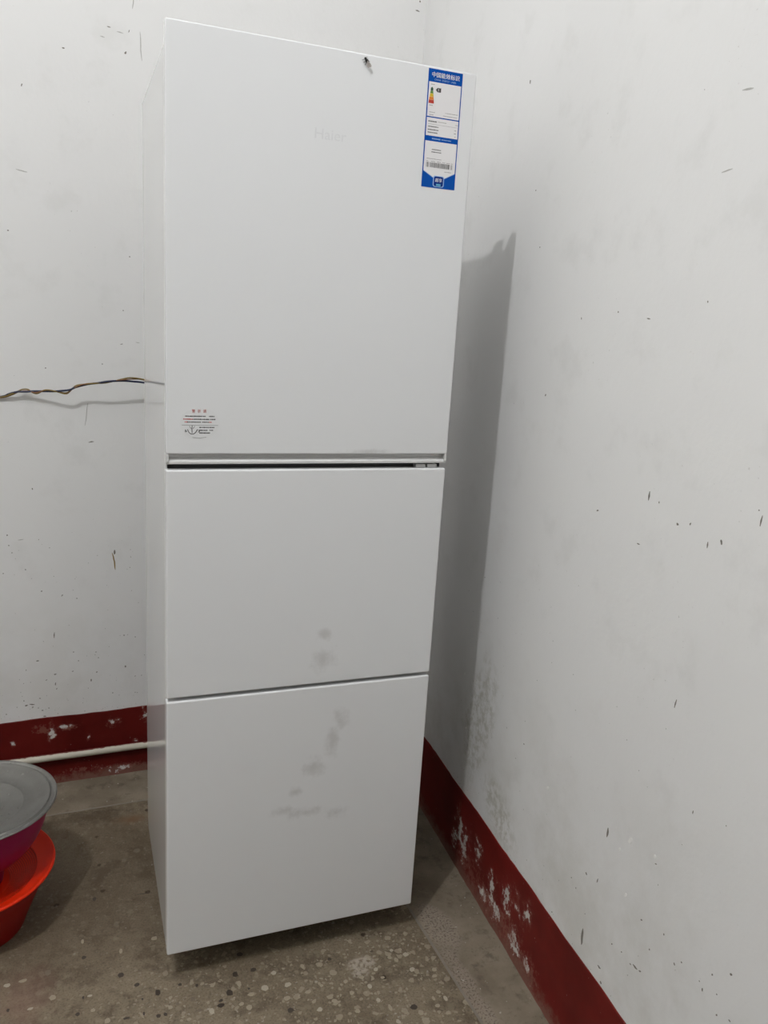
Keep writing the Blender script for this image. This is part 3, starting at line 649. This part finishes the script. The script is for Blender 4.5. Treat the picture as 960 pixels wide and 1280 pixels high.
# ---------------------------------------------------------------- twisted wires along the back wall
wires = thing('twisted_wires', 'loose twisted blue, yellow and brown wires hanging along the back wall to the refrigerator', 'wires', (0, 0, 0))
PB = [(-1.0966, -0.006, 1.097), (-1.0761, -0.013, 1.1056), (-1.0558, -0.0148, 1.1119), (-1.0357, -0.0166, 1.1126), (-1.0153, -0.0219, 1.1149), (-0.9746, -0.034, 1.1166), (-0.9541, -0.0373, 1.1192), (-0.9334, -0.0407, 1.1227), (-0.9209, -0.0427, 1.1289), (-0.8917, -0.0476, 1.1377), (-0.8666, -0.0514, 1.1422), (-0.8413, -0.0538, 1.1476), (-0.8073, -0.057, 1.1497), (-0.7813, -0.0545, 1.1484), (-0.754, -0.052, 1.1462)]
PY = [(-1.0967, -0.006, 1.0961), (-1.0721, -0.0134, 1.1053), (-1.0558, -0.0148, 1.1128), (-1.0435, -0.0159, 1.118), (-1.0315, -0.017, 1.118), (-1.0196, -0.0206, 1.1103), (-1.0094, -0.0237, 1.1095), (-0.9949, -0.0279, 1.1182), (-0.9826, -0.0316, 1.1197), (-0.9664, -0.0353, 1.117), (-0.944, -0.039, 1.1117), (-0.9335, -0.0407, 1.1183), (-0.9208, -0.0427, 1.132), (-0.9041, -0.0455, 1.1371), (-0.875, -0.0503, 1.141), (-0.8498, -0.053, 1.1428), (-0.8286, -0.055, 1.148), (-0.8073, -0.057, 1.1542), (-0.7855, -0.055, 1.1582), (-0.7539, -0.052, 1.1544)]
PN = [(-1.0967, -0.006, 1.0953), (-1.0682, -0.0137, 1.1037), (-1.0518, -0.0152, 1.112), (-1.0316, -0.017, 1.1153), (-1.0155, -0.0219, 1.1114), (-0.9949, -0.0279, 1.1173), (-0.9827, -0.0316, 1.1188), (-0.9623, -0.036, 1.1163), (-0.9419, -0.0393, 1.1144), (-0.9251, -0.0421, 1.1266), (-0.9, -0.0462, 1.1382), (-0.8666, -0.0514, 1.1422), (-0.8413, -0.0538, 1.1445), (-0.8201, -0.0558, 1.1506), (-0.7986, -0.0562, 1.1534), (-0.7724, -0.0537, 1.1549), (-0.7539, -0.052, 1.1526)]
for nm, P_, mt, ph, rad in (('blue_wire', PB, 'wire_blue', 0.4, .0025), ('yellow_wire', PY, 'wire_yellow', 2.5, .0017), ('brown_wire', PN, 'wire_brown', 4.6, .0014)):
    pts = [(q[0], q[1]+.0024*math.sin(ph+q[0]*62), q[2]) for q in P_]; off = .0012*math.sin(ph)
    # carry on left of the frame along the wall and right behind the refrigerator
    pts = [(-1.42, -.005+off, 1.06), (-1.30, -.005+off, 1.078), (-1.18, -.006+off, 1.088)] + pts
    x, y, z = pts[-1]
    pts += [(x+.05, y, z-.010+off), (x+.11, y+.006, z+.004-off), (x+.18, y+.014, z-.012+off), (x+.28, y+.03, z-.02-off)]
    bm = bmesh.new(); tube(bm, smooth_path(pts, 6), rad, 8); link(nm, bm, M[mt], wires, 60)

# ---------------------------------------------------------------- pipe on the back wall
pp = thing('water_pipe', 'thin cream pipe running low along the red band of the back wall', 'pipe', (0, -.0145, .0870), 0)
bm = bmesh.new(); tube(bm, [(XL+.02, 0, .004), (-2.2, 0, .003), (-1.3, 0, .001), (-.75, 0, -.001), (-.3, 0, -.002), (-.03, 0, -.002)], .0100, 16)
link('pipe_run', bm, M['pipe'], pp, 60)
for x in (-1.35, -2.2):
    bm = bmesh.new(); box(bm, x-.006, x+.006, -.0095, .0115, -.0105, .0125, .003, 2); link('clip', bm, M['pipe'], pp, 40)

# ---------------------------------------------------------------- stacked kitchen ware at the left
BX, BY = -1.172, -.530
# red basin on the floor
bs = thing('plastic_basin', 'dark red plastic basin on the floor, lowest of the stacked bowls', 'basin', (BX-.004, BY-.005, 0))
bm = bmesh.new()
lathe(bm, [(0, .004), (.095, .004), (.100, .0), (.106, .002), (.112, .02), (.128, .06), (.145, .100), (.1535, .1255), (.1545, .1268), (.1520, .1272), (.142, .100), (.123, .06), (.104, .012), (0, .008)], 96)
link('bowl', bm, M['red'], bs, 50)
# shallow colander with a broad perforated slope, rim over the basin
co = thing('plastic_colander', 'bright orange-red plastic colander with a fine mesh, under the magenta bowl', 'colander', (BX-.004, BY-.005, 0))
bm = bmesh.new()
lathe(bm, [(.134, .1275), (.150, .1325), (.160, .1385), (.165, .1440), (.1685, .1455), (.1712, .1440), (.1718, .1410), (.1700, .1385), (.1660, .1375), (.162, .1330), (.150, .1290), (.134, .1245), (.134, .1275)], 120)
link('rim', bm, M['orange'], co, 50)
NB, NV = 260, 15
bm = bmesh.new()
prof = [(.1345-.058*k/NV, .1262-.026*(1-(1-k/NV)**1.7)) for k in range(NV+1)]
def P3(a, k):
    r, z = prof[int(k)] if k == int(k) else tuple(prof[int(k)][i]*(1-(k-int(k)))+prof[int(k)+1][i]*(k-int(k)) for i in (0, 1))
    t = 2*math.pi*a/NB; return (r*math.cos(t), r*math.sin(t), z)
grid = {}
def gv(a, k):
    a = a % NB; q = (round(a, 3), round(k, 3))
    if q not in grid: grid[q] = bm.verts.new(P3(a, k))
    return grid[q]
for a in range(NB):
    for k in range(NV):
        o = [gv(a, k), gv((a+1) % NB, k), gv((a+1) % NB, k+1), gv(a, k+1)]
        i = [gv(a+.28, k+.25), gv(a+.72, k+.25), gv(a+.72, k+.75), gv(a+.28, k+.75)]
        for q in range(4): bm.faces.new((o[q], o[(q+1) % 4], i[(q+1) % 4], i[q]))
mesh_band = link('mesh_band', bm, M['orange'], co, kind='stuff')
bm = bmesh.new(); lathe(bm, [(.0775, .1005), (.070, .0955), (0, .0950), (0, .0930), (.070, .0930), (.0775, .0985), (.0775, .1005)], 72)
link('base', bm, M['orange'], co, 50)
# magenta bowl standing in the colander
mb = thing('plastic_bowl', 'round magenta plastic bowl standing in the orange-red colander, covered by the lid', 'bowl', (-1.1645, -.5215, .0958))
bm = bmesh.new()
R_, zc = .150, .1858
outer = [(0, .002), (.045, .002), (.048, 0), (.052, 0), (.054, .012), (.054, .044)]
for k in range(12):
    a = math.radians(-66+66*k/11); outer.append((R_*math.cos(a), zc+R_*math.sin(a)))
outer += [(.1545, zc+.0015), (.1548, zc+.0036), (.1500, zc+.0036)]
inner = [(R_*.978*math.cos(math.radians(a)), zc+R_*.978*math.sin(math.radians(a))) for a in range(0, -90, -8)]
lathe(bm, outer+inner+[(0, zc-R_*.978)], 96)
link('body', bm, M['magenta'], mb, 50)
# metal lid lying upside down on the bowl
ldm = thing('metal_lid', 'dull grey metal pot lid lying upside down on the magenta bowl', 'lid', (-1.1586, -.5159, .2884))
bm = bmesh.new()
prof = [(0, -.0170), (.046, -.0170), (.0475, -.0182), (.050, -.0182), (.052, -.0168), (.090, -.0135), (.0925, -.0122), (.0955, -.0118), (.098, -.0122), (.120, -.0075), (.136, -.0006), (.1440, .0008), (.1465, .0024), (.1485, .0024), (.1505, -.0002),
        (.1535, -.0004), (.1560, .0012), (.1585, .0026), (.1612, .0028), (.1628, .0012), (.1628, -.0010), (.1605, -.0018), (.150, -.0022), (.144, -.0022), (.135, -.0026), (.128, -.0065), (.120, -.0100), (.098, -.0142), (.05, -.0200), (0, -.0203)]
lathe(bm, prof, 128); link('plate', bm, M['lid'], ldm, 35)
bm = bmesh.new(); lathe(bm, [(0, -.0150), (.006, -.0152), (.0085, -.0165), (.0095, -.0190), (0, -.0190)], 32)
link('knob_screw', bm, M['lid'], ldm, 40)

# ---------------------------------------------------------------- lamp that lights the room
lamp = thing('ceiling_lamp', 'bare bulb on a short cord under the ceiling', 'lamp', tuple(LAMP))
bm = bmesh.new(); tube(bm, [(0, 0, .10), (0, .0005, .15), (0, 0, ZC-LAMP.z)], .003, 8); link('cord', bm, M['cord'], lamp, 60)
bm = bmesh.new(); lathe(bm, [(0, .105), (.012, .105), (.018, .095), (.019, .05), (.017, .045), (0, .045)], 24); link('lamp_holder', bm, M['black'], lamp, 40)
bd = bpy.data.lights.new('bulb_light', 'POINT'); bd.energy = LAMP_POWER; bd.shadow_soft_size = .03; bd.color = (.975, .985, 1)
bo = bpy.data.objects.new('bulb_light', bd); C.objects.link(bo); bo.parent = lamp
